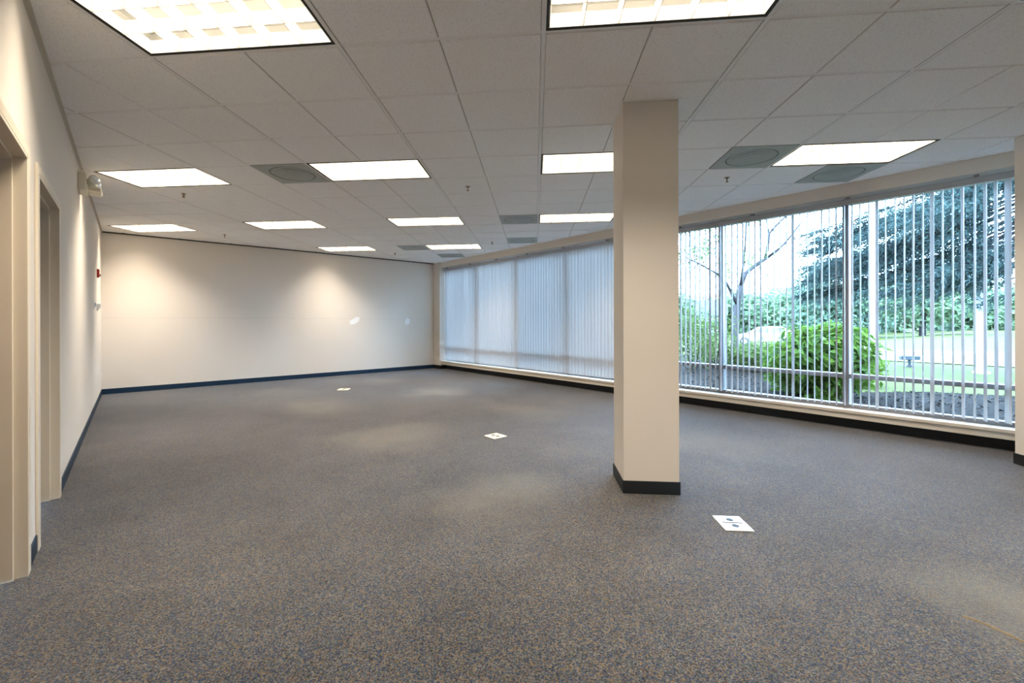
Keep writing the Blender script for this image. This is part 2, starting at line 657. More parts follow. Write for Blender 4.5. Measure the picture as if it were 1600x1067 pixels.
m = MB()
back = MB()
tee = MB()
I0, I1, J0, J1 = -18, 22, -22, 20
g = .0125                                     # half the tee face in metres
for j in range(J0, J1):
    for i in range(I0, I1):
        x, y = grid(i + .5, j + .5)
        if not (XL - .6 < x < XW + .6 and YF - .6 < y < YB + .6) or (i, j) in taken or (i, j) in dcell:
            continue
        e0, e1 = (g, .0028) if i % 2 == 0 else (.0028, g)      # odd lines are scored grooves, even lines are main tees
        a0, a1, b0, b1 = i + e0 / U, i + 1 - e1 / U, j + g / U, j + 1 - g / U
        c = .006 / U
        q = [(a0, b0), (a1, b0), (a1, b1), (a0, b1)]
        k = [(a0 + c, b0 + c), (a1 - c, b0 + c), (a1 - c, b1 - c), (a0 + c, b1 - c)]
        zt, zb = H + .002, H - .004
        m.quad([(*grid(*p), zb) for p in reversed(k)])
        for n_ in range(4):
            n2 = (n_ + 1) % 4
            m.quad([(*grid(*q[n_]), zt), (*grid(*q[n2]), zt), (*grid(*k[n2]), zb), (*grid(*k[n_]), zb)])
        # groove bottom behind the score
        q2 = [(i - .0, j), (i + 1, j), (i + 1, j + 1), (i, j + 1)]
        m.quad([(*grid(*p), H + .0045) for p in reversed(q2)], 1)
me = m.mesh('ceiling', ['tile', 'plenum'])
clip_room(me)
struct(ob('ceiling', me))
h = g / U
for i in range(I0, I1 + 1):
    if i % 2 == 0:
        q = [(i - h, J0), (i + h, J0), (i + h, J1), (i - h, J1)]
        tee.quad([(*grid(*p), H - .0045) for p in reversed(q)])
for j in range(J0, J1 + 1):
    i = I0
    q = [(I0, j - h), (I1, j - h), (I1, j + h), (I0, j + h)]
    tee.quad([(*grid(*p), H + .0015) for p in reversed(q)])
me = tee.mesh('trim_6', 'tee')
clip_room(me)
struct(ob('trim_6', me))

m = MB()
m.box(XL - .13, XW + .42, YF - .13, YB + .13, ZT, ZT + .12)
struct(m.build('roof', 'plenum'))  # added unseen slab, blocks sky light leaking in around the ceiling fittings

# recessed troffers --------------------------------------------------
RZ = -math.pi / 4
LW, LD = 2 * U - .026, U - .026
DEP = .115


def troffer(label):
    t = thing('ceiling_light', label, 'ceiling light', group='recessed louvered ceiling lights')
    m = MB()                                   # black strips standing in for the shadowed gap between door frame and tee
    a, b, w = LW / 2, LD / 2, .013
    m.box(-a, a, -b, -b + w, -.003, .02)
    m.box(-a, a, b - w, b, -.003, .02)
    m.box(-a, -a + w, -b + w, b - w, -.003, .02)
    m.box(a - w, a, -b + w, b - w, -.003, .02)
    m.build('reveal', 'black', t)
    m = MB()                                   # sheet steel pan
    a2, b2 = a + .004, b + .004
    m.quad([(-a2, -b2, DEP + .02), (-a2, b2, DEP + .02), (a2, b2, DEP + .02), (a2, -b2, DEP + .02)])
    for p, q in (((-a2, -b2), (a2, -b2)), ((a2, -b2), (a2, b2)), ((a2, b2), (-a2, b2)), ((-a2, b2), (-a2, -b2))):
        m.quad([(*p, .004), (*q, .004), (*q, DEP + .02), (*p, DEP + .02)])
    m.build('housing', 'housing', t)
    m = MB()                                   # parabolic louver: six by three cells
    a3, b3 = a - w, b - w
    def blade(p, q, th0=.0015, th1=.008, z0=0., z1=.075):
        d = (Vector(q) - Vector(p)).normalized()
        n = Vector((-d.y, d.x, 0))
        P0, P1 = Vector((*p, 0)), Vector((*q, 0))
        zs = [(z0, th0), (z0 + .03, .0035), (z1, th1)]
        for sgn in (1, -1):
            for (za, ta), (zb_, tb) in zip(zs, zs[1:]):
                c = [P0 + n * sgn * ta + Vector((0, 0, za)), P1 + n * sgn * ta + Vector((0, 0, za)),
                     P1 + n * sgn * tb + Vector((0, 0, zb_)), P0 + n * sgn * tb + Vector((0, 0, zb_))]
                m.quad(c if sgn < 0 else list(reversed(c)))
        m.quad([P0 - n * th0 + Vector((0, 0, z0)), P1 - n * th0 + Vector((0, 0, z0)), P1 + n * th0 + Vector((0, 0, z0)), P0 + n * th0 + Vector((0, 0, z0))])
    for k in range(7):
        x = -a3 + 2 * a3 * k / 6
        x = min(max(x, -a3 + .006), a3 - .006)
        blade((x, -b3), (x, b3))
    for k in range(4):
        y = -b3 + 2 * b3 * k / 3
        y = min(max(y, -b3 + .006), b3 - .006)
        blade((-a3, y), (a3, y))
    m.build('louver', 'louver', t)
    la = bpy.data.lights.new('fluorescent_lamp', 'AREA')
    la.shape, la.size, la.size_y = 'RECTANGLE', 2 * a3 - .02, 2 * b3 - .02
    la.energy, la.color, la.spread = LAMP_W, LAMP_C, math.radians(LAMP_SPREAD)
    lo = bpy.data.objects.new('fluorescent_lamp', la)
    COL.objects.link(lo)
    lo.parent = t
    lo.location = (0, 0, DEP - .02)
    return t


LAMP_W, LAMP_C, LAMP_SPREAD = 35., (1, .885, .72), 105
proto = None
for i, j, lab in LIGHTS:
    if proto is None:
        proto = o = troffer(lab)
    else:
        o = copy_tree(proto)
        o['label'] = lab
    x, y = grid(i + 1, j + .5)
    o.location = (x, y, H)
    o.rotation_euler = (0, 0, RZ)

# air diffusers ------------------------------------------------------
def diffuser(label):
    t = thing('air_diffuser', label, 'air vent', group='grey air diffusers in the ceiling')
    m = MB()
    a = U / 2 - .005
    n = 32
    r0 = .235
    ring = [(r0 * math.cos(2 * math.pi * k / n + math.pi / 4), r0 * math.sin(2 * math.pi * k / n + math.pi / 4)) for k in range(n)]
    sq = []
    for k in range(n):
        th = 2 * math.pi * k / n + math.pi / 4
        c, s = math.cos(th), math.sin(th)
        f = a / max(abs(c), abs(s))
        sq.append((c * f, s * f))
    for k in range(n):
        k2 = (k + 1) % n
        m.quad([(*sq[k], -.005), (*ring[k], -.005), (*ring[k2], -.005), (*sq[k2], -.005)])
        m.quad([(*sq[k2], -.005), (*sq[k2], .01), (*sq[k], .01), (*sq[k], -.005)])
        m.quad([(*ring[k], -.005), (*ring[k], .09), (*ring[k2], .09), (*ring[k2], -.005)])
    m.quad([(*p, .09) for p in reversed(ring)])
    m.build('plate', 'grille', t)
    m = MB()
    for r, z in ((.225, -.004), (.175, -.009), (.125, -.013), (.075, -.016)):
        m.lathe([(r, z), (r - .003, z - .001), (r - .045, z + .045), (r - .042, z + .047)], 32)
    m.lathe([(.03, -.012), (.028, -.018), (.002, -.019)], 24)
    m.build('cones', 'grille', t, smooth=False)
    return t


proto = None
for i, j, lab in DIFF:
    if proto is None:
        proto = o = diffuser(lab)
    else:
        o = copy_tree(proto)
        o['label'] = lab
    x, y = grid(i + .5, j + .5)
    o.location = (x, y, H)
    o.rotation_euler = (0, 0, RZ)

# sprinkler heads ------------------------------------------------------
SPR = [(.518, 6.857, 'sprinkler head beyond the light nearest the emergency lamp'),
       (1.35, 9.55, 'sprinkler head between two far lights above the back wall'),
       (4.851, 9.563, 'sprinkler head near the back wall beside the farthest diffuser'),
       (3.169, 4.319, 'sprinkler head in mid ceiling between column light and mid room light'),
       (5.761, 7.005, 'sprinkler head near the soffit over the closed blinds'),
       (5.286, 2.164, 'sprinkler head beyond the large diffuser near the open blinds')]
proto = None
for x, y, lab in SPR:
    if proto is None:
        t = proto = thing('fire_sprinkler', lab, 'sprinkler', group='pendant sprinkler heads on the ceiling')
        m = MB()
        m.lathe([(.036, 0), (.034, -.004), (.018, -.007), (.012, -.010)], 20)
        m.build('escutcheon', 'brass', t)
        m = MB()
        m.lathe([(.011, -.006), (.011, -.02), (.007, -.024), (.006, -.045), (.009, -.055)], 12)
        m.tube([(.010, 0, -.018), (.022, 0, -.03), (.018, 0, -.046), (.004, 0, -.058)], [.004] * 4, 6)
        m.tube([(-.010, 0, -.018), (-.022, 0, -.03), (-.018, 0, -.046), (-.004, 0, -.058)], [.004] * 4, 6)
        m.build('frame', 'brass', t)
        m = MB()
        m.lathe([(.004, -.055), (.005, -.060), (.021, -.062), (.022, -.064), (.004, -.066)], 16)
        m.build('deflector', 'brass', t)
        o = t
    else:
        o = copy_tree(proto)
        o['label'] = lab
    o.location = (x, y, H - .004)
    o.rotation_euler = (0, 0, rnd.uniform(0, 3))
    o.scale = (.8, .8, .8)

# ------------------------------------------------------------------ columns
def column(cx, cy, lab):
    t = thing('column', lab, 'column', (cx, cy, 0), RZ, 'square cream columns')
    a = .2035
    m = MB()
    m.box(-a, a, -a, a, 0, H - .002)
    m.build('shaft', 'wall', t, bevel=.006, seg=3)
    m = MB()
    k = a + .007
    for (p, q) in (((-k, k), (-k, -a)), ((-k, k), (a, k)), ((-k, -a), (-a, a)), ((a, k), (-a, a))):
        m.box(p[0], p[1], q[0], q[1], 0, .097)
    m.build('base_trim', 'baseblk', t, bevel=.004)
    m = MB()
    k = a + .02
    for (p, q) in (((-k, k), (-k, -a)), ((-k, k), (a, k)), ((-k, -a), (-a, a)), ((a, k), (-a, a))):
        m.box(p[0], p[1], q[0], q[1], H - .0075, H - .003)
    m.build('ceiling_angle', 'tee', t)
    return t


column(*w2(.866, 3.577), 'square cream column with black base standing free in mid floor')
column(*w2(4.525, 4.177), 'cream column cut by the frame edge, close beside the open blinds')

# ------------------------------------------------------------------ doors
def door(n, y0, y1, ztop, ajar):
    d = bpy.data.objects.new('door_%d' % n, None)
    COL.objects.link(d)
    struct(d)
    x0, x1 = XL - .13, XL + .014
    m = MB()
    z = ztop
    cw = .052
    for y, s in ((y0, 1), (y1, -1)):           # jamb with stop, casing on the room face
        a, b = sorted((y, y + s * .018))
        m.box(x0, x1, a, b, 0, z)
        a, b = sorted((y + s * .018, y + s * .032))
        m.box(x0, XL - .038, a, b, 0, z - .018)
        a, b = sorted((y, y - s * cw))
        m.box(XL, x1, a, b, 0, z + cw)
    m.box(x0, x1, y0, y1, z - .018, z)
    m.box(x0, XL - .038, y0 + .018, y1 - .018, z - .032, z - .018)
    m.box(XL, x1, y0, y1, z, z + cw)
    m.build('door_frame', 'frame', d, bevel=.003)
    m = MB()
    m.box(x0 + .004, x0 + .044, y0 + .034, y1 - .034, .008, z - .034)
    leaf = m.build('door_leaf', 'wood', d, bevel=.002)
    m = MB()
    T = Matrix.Translation((x0 + .044, y0 + .11, 1.0)) @ Matrix.Rotation(math.pi / 2, 4, 'Y')
    m.lathe([(.033, 0), (.033, .008), (.012, .012), (.011, .045)], 20, T=T)
    m.tube([(x0 + .086, y0 + .11, 1.0), (x0 + .088, y0 + .15, 1.0), (x0 + .086, y0 + .22, .998)], [.010, .009, .008], 10)
    m.build('door_handle', 'steel', d, smooth=False)
    return d


door(1, *D1, DZ, 0)
door(2, *D2, DZ2, 0)

# ------------------------------------------------------------------ wall devices on the door wall
t = thing('emergency_light', 'cream twin head emergency lamp high on the door wall', 'emergency light', (XL, 6.12, 2.655))
m = MB()
m.box(-.004, .066, -.02, .27, .0, .165)
m.build('body', 'ivory', t, bevel=.012, seg=3)
m = MB()
m.box(.0, .062, -.018, .268, .165, .19)
m.build('top_cap', 'ivory', t, bevel=.008)
for y, nm in ((.045, 0), (.205, 0)):
    T = Matrix.Translation((.066, y, .105)) @ Matrix.Rotation(math.radians(80), 4, 'Y') @ Matrix.Rotation(math.radians(0), 4, 'X')
    m = MB()
    m.lathe([(.018, 0), (.022, .012), (.022, .03)], 16, T=T)
    m.tube([(.085, y, .10), (.105, y, .06), (.13, y, .035)], [.022, .03, .028], 12)
    hd = m.build('lamp_head', 'ivory', t, smooth=True)
    m = MB()
    T = Matrix.Translation((.088, y, .105)) @ Matrix.Rotation(math.radians(66), 4, 'Y')
    m.lathe([(.028, 0), (.052, .022), (.056, .045), (.046, .070), (.026, .084), (.004, .088)], 24, T=T)
    m.build('lens', 'clear', hd, smooth=True)
    m = MB()
    m.box(.075, .182, y - .055, y + .055, .0, .045)
    m.build('lamp_shroud', 'ivory', hd, bevel=.018, seg=3)

t = thing('fire_strobe', 'red fire alarm strobe near the far corner of the door wall', 'fire alarm', (XL, 9.35, 2.015))
m = MB()
m.box(-.004, .028, -.06, .06, 0, .13)
m.build('housing', 'red', t, bevel=.006)
m = MB()
m.box(.028, .055, -.035, .045, .015, .055)
m.build('flash_lens', 'white', t, bevel=.008)
m = MB()
for k in range(4):
    m.box(.028, .031, -.04, .04, .068 + k * .014, .074 + k * .014)
m.build('sounder_slots', 'socket', t)
t = thing('thermostat', 'white box thermostat below the red strobe', 'thermostat', (XL, 9.3, 1.515))
m = MB()
m.box(-.004, .045, -.06, .06, 0, .085)
m.build('housing', 'white', t, bevel=.008)
m = MB()
m.box(.045, .047, -.03, .03, .035, .065)
m.build('display', 'darkglass', t)
m = MB()
m.box(.0, .018, -.07, .07, -.03, 0)
m.build('base_plate', 'white', t, bevel=.004)
t = thing('light_switch', 'small white switch plate beside the white thermostat', 'light switch', (XL, 8.6, 1.50))
m = MB()
m.box(0, .008, -.04, .04, 0, .12)
m.build('cover_plate', 'white', t, bevel=.004)
m = MB()
m.box(.008, .026, -.017, .017, .028, .092)
m.build('rocker', 'white', t, bevel=.005)

# ------------------------------------------------------------------ floor boxes
def floor_box(x, y, rz, w, d, mat, lab, tape):
    t = thing('floor_outlet', lab, 'floor outlet', (x, y, 0), rz, 'floor power outlets')
    m = MB()
    m.box(-w / 2, w / 2, -d / 2, d / 2, 0, .007)
    m.build('cover_plate', mat, t, bevel=.004)
    for yy in (.042, -.042):
        m = MB()
        m.lathe([(.021, .0068), (.021, .0085), (.002, .0085)], 20, T=Matrix.Translation((0, yy, 0)))
        m.build('socket', 'socket', t)
    m = MB()
    m.box(-w * .36, w * .36, -.005, .005, .0068, .009)
    m.build('center_slot', 'socket', t)
    if tape:
        m = MB()
        m.box(-.01, .07, -d * .40, -d * .36, .0068, .0078)
        m.build('tape_strip', 'orange', t)
    return t


floor_box(*w2(1.2525, 2.921), RZ, .171, .205, 'plate', 'white floor outlet plate just past the column foot, orange mark on its edge', True)
floor_box(*w2(-.448, 4.927), math.radians(20 - 45 + 25), .185, .185, 'plate2', 'yellowed floor outlet plate set diamond wise in mid carpet', False)
floor_box(*w2(-3.67, 8.12), math.radians(8 - 45), .2, .2, 'plate2', 'farthest floor outlet plate, near the back wall', False)

# ------------------------------------------------------------------ windows
YM = [10.28] + [round(1.39 - 1.49 * k, 3) for k in range(-5, 1)] + [YE]
ZS, ZR, ZTOP = .222, .613, 2.80
for n, (b, a) in enumerate(zip(YM, YM[1:]), 1):
    w = bpy.data.objects.new('window_%d' % n, None)
    COL.objects.link(w)
    struct(w)
    m = MB()
    hw = .032
    a_, b_ = a, b
    m.box(6.80, 6.92, a_, a_ + hw, ZS, ZTOP)
    m.box(6.80, 6.92, b_ - hw, b_, ZS, ZTOP)
    m.box(6.82, 6.92, a_ + hw, b_ - hw, ZS, ZS + .045)
    m.box(6.82, 6.92, a_ + hw, b_ - hw, ZTOP - .07, ZTOP)
    m.box(6.82, 6.92, a_ + hw, b_ - hw, ZR - .026, ZR + .026)
    m.build('window_frame', 'alu', w, bevel=.003)
    for z0, z1 in ((ZS + .045, ZR - .026), (ZR + .026, ZTOP - .07)):
        m = MB()
        m.quad([(6.872, a_ + hw, z0), (6.872, b_ - hw, z0), (6.872, b_ - hw, z1), (6.872, a_ + hw, z1)])
        m.build('window_pane', 'glass', w)

# ------------------------------------------------------------------ vertical blinds
def vane_mesh(name, curve):
    m = MB()
    W, n = .089, 6
    z0, z1 = .262, 2.70
    prof = []
    for k in range(n + 1):
        s = (k / n - .5)
        prof.append((s * W, curve * (1 - 4 * s * s)))
    for (x0, y0), (x1, y1) in zip(prof, prof[1:]):
        m.quad([(x0, y0, z0), (x1, y1, z0), (x1, y1, z1), (x0, y0, z1)])
    me = m.mesh(name, 'vane', True)
    return me


VM = vane_mesh('vane', .013)
STEM = MB()
STEM.box(-.006, .006, -.002, .002, 2.695, 2.722)
STEM_ME = STEM.mesh('vane_stem', 'white')


def blind(name_lab, y0, y1, pitch, ang):
    t = thing('vertical_blind', name_lab, 'vertical blind', (6.725, (y0 + y1) / 2, 0))
    c = (y0 + y1) / 2
    m = MB()
    m.box(-.024, .024, y0 - c, y1 - c, 2.712, 2.762)
    m.box(-.030, -.024, y0 - c, y1 - c, 2.705, 2.768)
    m.build('headrail', 'rail', t, bevel=.003)
    y = y0 + .4
    while y < y1:
        m = MB()
        m.box(-.018, .03, y - c - .02, y - c + .02, 2.762, 2.80)
        m.build('bracket', 'alu', t)
        y += 1.06
    n = int((y1 - y0) / pitch)
    for k in range(n):
        yy = y0 + (k + .5) * (y1 - y0) / n
        a = ang(yy, k)
        if a is None:
            continue
        v = bpy.data.objects.new('vane', VM)
        COL.objects.link(v)
        v.parent = t
        v.location = (rnd.uniform(-.003, .003), yy - c, rnd.uniform(-.004, .004))
        v.rotation_euler = (rnd.uniform(-.0022, .0022), rnd.uniform(-.0022, .0022), math.pi / 2 + math.radians(a))
    return t


def ang_open(y, k):                            # 90 = edge on to the glass
    r2 = random.Random(k * 31 + 5)
    if r2.random() < .10:
        return 103 + r2.uniform(10, 24)
    return 102 + r2.uniform(-9, 9)


def ang_closed(y, k):
    r2 = random.Random(k * 17 + 3)
    base = 30
    if y > 10.1:
        base = 3
    elif y > 8.9:
        base = 62 if k % 9 < 6 else 30
    elif y > 7.5:
        base = 12
    elif y > 7.25:
        base = 7
    elif y > 6.6:
        base = 52
    elif y > 6.3:
        base = 54
    return base + r2.uniform(-3, 3)


blind('long vertical blind, vanes turned open, garden showing between them', YE + .01, 4.42, .0765, ang_open)
blind('long vertical blind, vanes turned closed, in the far window bays', 4.45, 10.268, .0775, ang_closed)

# ------------------------------------------------------------------ outside: ground
def gz(x, y):
    def sm(t):
        t = min(max(t, 0), 1)
        return t * t * (3 - 2 * t)
    return G0 - .5 * sm((y - 4) / 6) * sm((x - 18) / 14)


m = MB()
xs = [6.98, 8, 9, 10, 12, 14, 16, 18, 20, 22, 24, 26, 28, 30, 32, 36, 45, 60, 90, 140, 220]
ys = [-160, -110, -70, -45, -30, -20, -12, -6, -2, 0, 2, 4, 5, 6, 7, 8, 9, 10, 12, 16, 22, 30, 45, 70, 110, 160]
for x0, x1 in zip(xs, xs[1:]):
    for y0, y1 in zip(ys, ys[1:]):
        m.quad([(x0, y0, gz(x0, y0)), (x1, y0, gz(x1, y0)), (x1, y1, gz(x1, y1)), (x0, y1, gz(x0, y1))])
o = m.build('lawn', 'grass')
o['kind'] = 'stuff'
tag(o, 'mown green lawn beyond the windows and the bark bed', 'grass')

m = MB()
edge = [(14, -8), (13, -1), (12.3, .07), (11.8, 1.15), (10.7, 2), (11.2, 3), (14.5, 5), (17, 7), (18, 11), (18, 14)]
inner = [(6.98, y) for _, y in edge]
for k in range(len(edge) - 1):
    n = 8
    for q in range(n):
        def P(e, i, f):
            x = i[0] + (e[0] - i[0]) * f
            y = i[1] + (e[1] - i[1]) * f
            return (x, y, G0 + .012 + .05 * math.sin(math.pi * f))
        m.quad([P(edge[k], inner[k], q / n), P(edge[k], inner[k], (q + 1) / n), P(edge[k + 1], inner[k + 1], (q + 1) / n), P(edge[k + 1], inner[k + 1], q / n)])
for _ in range(2600):                            # loose bark chips
    y = rnd.uniform(-4, 9)
    k = max(i for i in range(len(edge) - 1) if edge[i][1] <= y)
    f = (y - edge[k][1]) / (edge[k + 1][1] - edge[k][1])
    xe = edge[k][0] + (edge[k + 1][0] - edge[k][0]) * f
    f2 = rnd.random()
    p = Vector((6.98 + (xe - 6.98) * f2, y, G0 + .02 + .05 * math.sin(math.pi * f2)))
    d = rv().normalized()
    d.z = abs(d.z) * .4
    m.leaf(p, d.normalized(), rv().normalized(), rnd.uniform(.04, .1), rnd.uniform(.015, .035))
o = m.build('bark_mulch', 'mulch')
o['kind'] = 'stuff'
tag(o, 'grey brown bark mulch bed under the open windows', 'mulch')

# road with kerb
a0, a1 = onz(1441, 566.5, G0), onz(1585, 574, G0)
b0, b1 = onz(1372, 544.8, G0), onz(1585, 550.5, G0)
m = MB()


def along(p, q, t):
    return p + (q - p) * t


def strip(m, p0, p1, q0, q1, t0, t1, z, mi=0):
    A, B, C, D = along(p0, p1, t0), along(p0, p1, t1), along(q0, q1, t1), along(q0, q1, t0)
    m.quad([(A.x, A.y, z), (D.x, D.y, z), (C.x, C.y, z), (B.x, B.y, z)], mi)


rd = MB()
strip(rd, a0, a1, b0, b1, -1.2, 8, G0 + .012)
k0, k1 = along(a0, b0, .38), along(a1, b1, .32)
strip(rd, a0, a1, k0, k1, -1.0, .55, G0 + .018, 1)      # pale concrete apron along the near side
strip(rd, a0 + (a0 - b0) * .02, a1 + (a1 - b1) * .02, a0 + (b0 - a0) * .015, a1 + (b1 - a1) * .015, -1.2, 8, G0 + .03, 2)
for (u0, v0, u1, v1) in ((1427, 548, 1405, 555), (1519, 550, 1501, 556)):
    p, q = onz(u0, v0, G0), onz(u1, v1, G0)
    s = (q - p).normalized().cross(Vector((0, 0, 1))) * .22
    rd.quad([(p + s).to_tuple()[:2] + (G0 + .024,), (q + s).to_tuple()[:2] + (G0 + .024,), (q - s).to_tuple()[:2] + (G0 + .024,), (p - s).to_tuple()[:2] + (G0 + .024,)], 3)
o = rd.build('road', ['asphalt', 'concrete', 'yellow', 'lane'])
struct(o)

# ------------------------------------------------------------------ outside: posts and small things
def post(u, v, lab, r, h, dome, flange, name, cat):
    p = onz(u, v, G0)
    t = thing(name, lab, cat, (p.x, p.y, G0))
    m = MB()
    prof = [(r, 0), (r, h - r)]
    if dome:
        prof += [(r * .92, h - r * .6), (r * .7, h - r * .25), (r * .35, h - r * .05), (.004, h)]
    else:
        prof = [(r, 0), (r * .98, h * .5), (r * .8, h), (.01, h + .02)]
    m.lathe(prof, 20)
    m.build('shaft', 'paint', t, smooth=False)
    if flange:
        m = MB()
        m.lathe([(r * 2.0, 0), (r * 2.0, .05), (r * 1.2, .09), (r, .16)], 20)
        m.build('base_flange', 'paint', t)
    return t


post(1533, 583.5, 'white round topped post on the lawn, seen by the frame edge column', 0.082, 2.42, True, True, 'post', 'post')
t = post(1365, 586, 'tall white flagpole rising behind the spruce boughs', 0.062, 7.0, False, True, 'flagpole', 'pole')
m = MB()
m.box(-.05, .05, -.10, -.05, 1.18, 1.24)
m.box(-.015, .015, -.13, -.10, 1.12, 1.26)
m.build('cleat', 'floodgrey', t)
for (u, v, lab) in ((1443, 543, 'small white marker stake on the far lawn, under the round tree'), (1476, 543, 'small white marker stake standing alone on the far lawn')):
    p = onz(u, v, G0)
    t = thing('marker_stake', lab, 'stake', (p.x, p.y, G0), 0, 'white marker stakes')
    m = MB()
    m.box(-.045, .045, -.03, .03, 0, .42)
    m.prism([(-.045, -.03), (.045, -.03), (.045, .03), (-.045, .03)], .42, .45)
    m.build('stake', 'paint', t, bevel=.01)
p = onz(1421, 573.5, G0)
t = thing('floodlight', 'dark box floodlight on a short stem in the lawn', 'floodlight', (p.x, p.y, G0), math.radians(-55))
m = MB()
m.box(-.23, .23, -.075, .075, .22, .335)
m.build('lamp_housing', 'floodgrey', t, bevel=.012)
m = MB()
m.tube([(0, 0, .0), (0, 0, .05), (0, 0, .10), (0, 0, .23)], [.085, .08, .035, .045], 12)
m.build('stem', 'floodgrey', t)
m = MB()
m.box(-.21, .21, -.078, -.075, .235, .32)
m.build('lens', 'darkglass', t)

# parked white car ----------------------------------------------------
p = onz(1197, 530, G0)
vdir = Vector((p.x, p.y, 0)).normalized()
CZ = -.56
t = thing('car', 'white car parked beyond the hedge', 'car', (p.x, p.y, CZ), math.atan2(vdir.y, vdir.x) - math.pi / 2)
body = [(-2.3, .32), (-2.32, .62), (-2.2, .78), (-1.25, .95), (-.55, 1.40), (.2, 1.47), (1.0, 1.44), (1.75, 1.08), (2.2, .98), (2.28, .6), (2.22, .32)]
def loft(prof, ws, name, mat, parent, bevel=.06):
    m = MB()
    n = len(prof)
    base = len(m.v)
    for y in (-1, 1):
        for (x, z), w_ in zip(prof, ws):
            m.v.append((x, y * w_, z))
    m.f.append(tuple(range(n)))
    m.f.append(tuple(reversed(range(n, 2 * n))))
    for k in range(n):
        k2 = (k + 1) % n
        m.f.append((k2, k, n + k, n + k2))
    m.m = [0] * len(m.f)
    return m.build(name, mat, parent, bevel=bevel, seg=3)
bd = loft(body, [.82, .88, .86, .84, .66, .64, .65, .80, .82, .86, .84], 'body', 'carwhite', t)
for y in (-1, 1):
    m = MB()
    pts = [(-1.02, .97, .845), (-.5, 1.33, .70), (.2, 1.38, .675), (.2, .99, .845)]
    m.quad([(x, y * (w_ + .012), z) for x, z, w_ in pts][::y])
    pts = [(.28, .99, .845), (.28, 1.38, .675), (.95, 1.35, .69), (1.5, 1.05, .80)]
    m.quad([(x, y * (w_ + .012), z) for x, z, w_ in pts][::y])
    m.build('side_window', 'darkglass', t)
for x in (-1.42, 1.38):
    for y in (-.8, .8):
        m = MB()
        T = Matrix.Translation((x, y - .1, .32)) @ Matrix.Rotation(-math.pi / 2, 4, 'X')
        m.lathe([(.2, 0), (.32, .02), (.32, .19), (.2, .21)], 20, T=T)
        wl = m.build('wheel', 'tyre', t)
        m = MB()
        m.lathe([(.19, -.01), (.19, .22)], 16, T=T)
        m.build('hubcap', 'steel', wl)

# far house
p = at(1112, 503, 62)
t = thing('house', 'pale distant house with blue roof beyond the hedge', 'house', (p.x, p.y, -.6), math.atan2(p.y, p.x) + math.pi / 2)
m = MB()
m.box(-1.7, 1.7, -3, 3, 0, 2.75)
m.build('wall', 'siding', t)
m = MB()
T = Matrix.Rotation(math.pi / 2, 4, 'Z') @ Matrix.Rotation(math.pi / 2, 4, 'X')
m.prism([(-3.4, 2.7), (3.4, 2.7), (.0, 5.0)], -1.95, 1.95, T=T)
m.build('roof', 'roofblue', t)
for x in (-.8, .8):
    for s in (-1, 1):
        m = MB()
        m.box(x - .5, x + .5, s * 3 - .03, s * 3 + .03, .9, 2.0)
        m.build('window', 'darkglass', t)

# ------------------------------------------------------------------ vegetation
def crown(m, c, rad, n, L, W, clumps=14, dense=.55, mi=0):
    cl = []
    for _ in range(clumps):
        v = rv()
        cl.append((Vector((v.x * rad[0] * .72, v.y * rad[1] * .72, v.z * rad[2] * .72)), rnd.uniform(.30, .5)))
    for _ in range(n):
        q, s = cl[rnd.randrange(clumps)]
        v = rv()
        v = v.normalized() * (v.length ** dense)
        p = Vector(c) + q + Vector((v.x * rad[0], v.y * rad[1], v.z * rad[2])) * s
        nrm = (v.normalized() * .6 + rv() * .6 + Vector((0, 0, .5))).normalized()
        d = rv().cross(nrm)
        if d.length < .01:
            continue
        m.leaf(p, d.normalized(), nrm, L * rnd.uniform(.7, 1.3), W * rnd.uniform(.7, 1.3), mi)


# hydrangea-like shrub outside the second bay
def shrub(name, lab, loc, rad, n, L, W, mat, clumps, stems=9, group=None):
    t = thing(name, lab, 'shrub', loc, group=group)
    m = MB()
    crown(m, (0, 0, rad[2] * .95), rad, n, L, W, clumps, .5)
    m.build('foliage', mat, t)
    m = MB()
    for k in range(stems):
        a = rnd.uniform(0, 6.28)
        r = rnd.uniform(.3, .8)
        e = Vector((math.cos(a) * rad[0] * r, math.sin(a) * rad[1] * r, rad[2] * rnd.uniform(.9, 1.5)))
        m.tube([(math.cos(a) * .05, math.sin(a) * .05, -.03), e * .5 + Vector((0, 0, .1)), e], [.014, .010, .005], 5)
    m.build('stems', 'darkbark', t)
    return t


p = onz(1262, 628, G0)
shrub('flowering_shrub', 'big bright green broad leaved shrub on the mulch outside the second window bay', (p.x + .55, p.y, G0), (.92, .92, .72), 4200, .15, .085, 'leafA', 30, 14)
p = onz(1345, 607, G0)
shrub('low_shrub', 'low leafy shrub spreading out past the window mullion, in front of the flagpole', (p.x + .2, p.y + .12, G0), (.62, .62, .36), 1100, .13, .07, 'leafA', 16, 8)
HED = [(1072, 585, (.8, .8, 1.0), 'leafB', 'tall hedge bush right beside the column edge, outside the glass'),
       (1106, 578, (.85, .85, .9), 'leafB', 'hedge bush between the column and the first window mullion'),
       (1150, 580, (.6, .6, .42), 'leafB', 'small bush around the foot of the bare branched tree'),
       (1186, 586, (.8, .8, .48), 'leafB', 'rounded bush below the white car'),
       (1215, 583, (.7, .7, .5), 'leafA', 'light green bush between the white car and the big shrub')]
for u, v, rad, mat, lab in HED:
    p = onz(u, v, G0)
    shrub('hedge_bush', lab, (p.x + .6, p.y + .1, G0), rad, int(1500 * rad[0] * 1.5), .085, .05, mat, 22, 8, 'hedge bushes beyond the mulch bed')

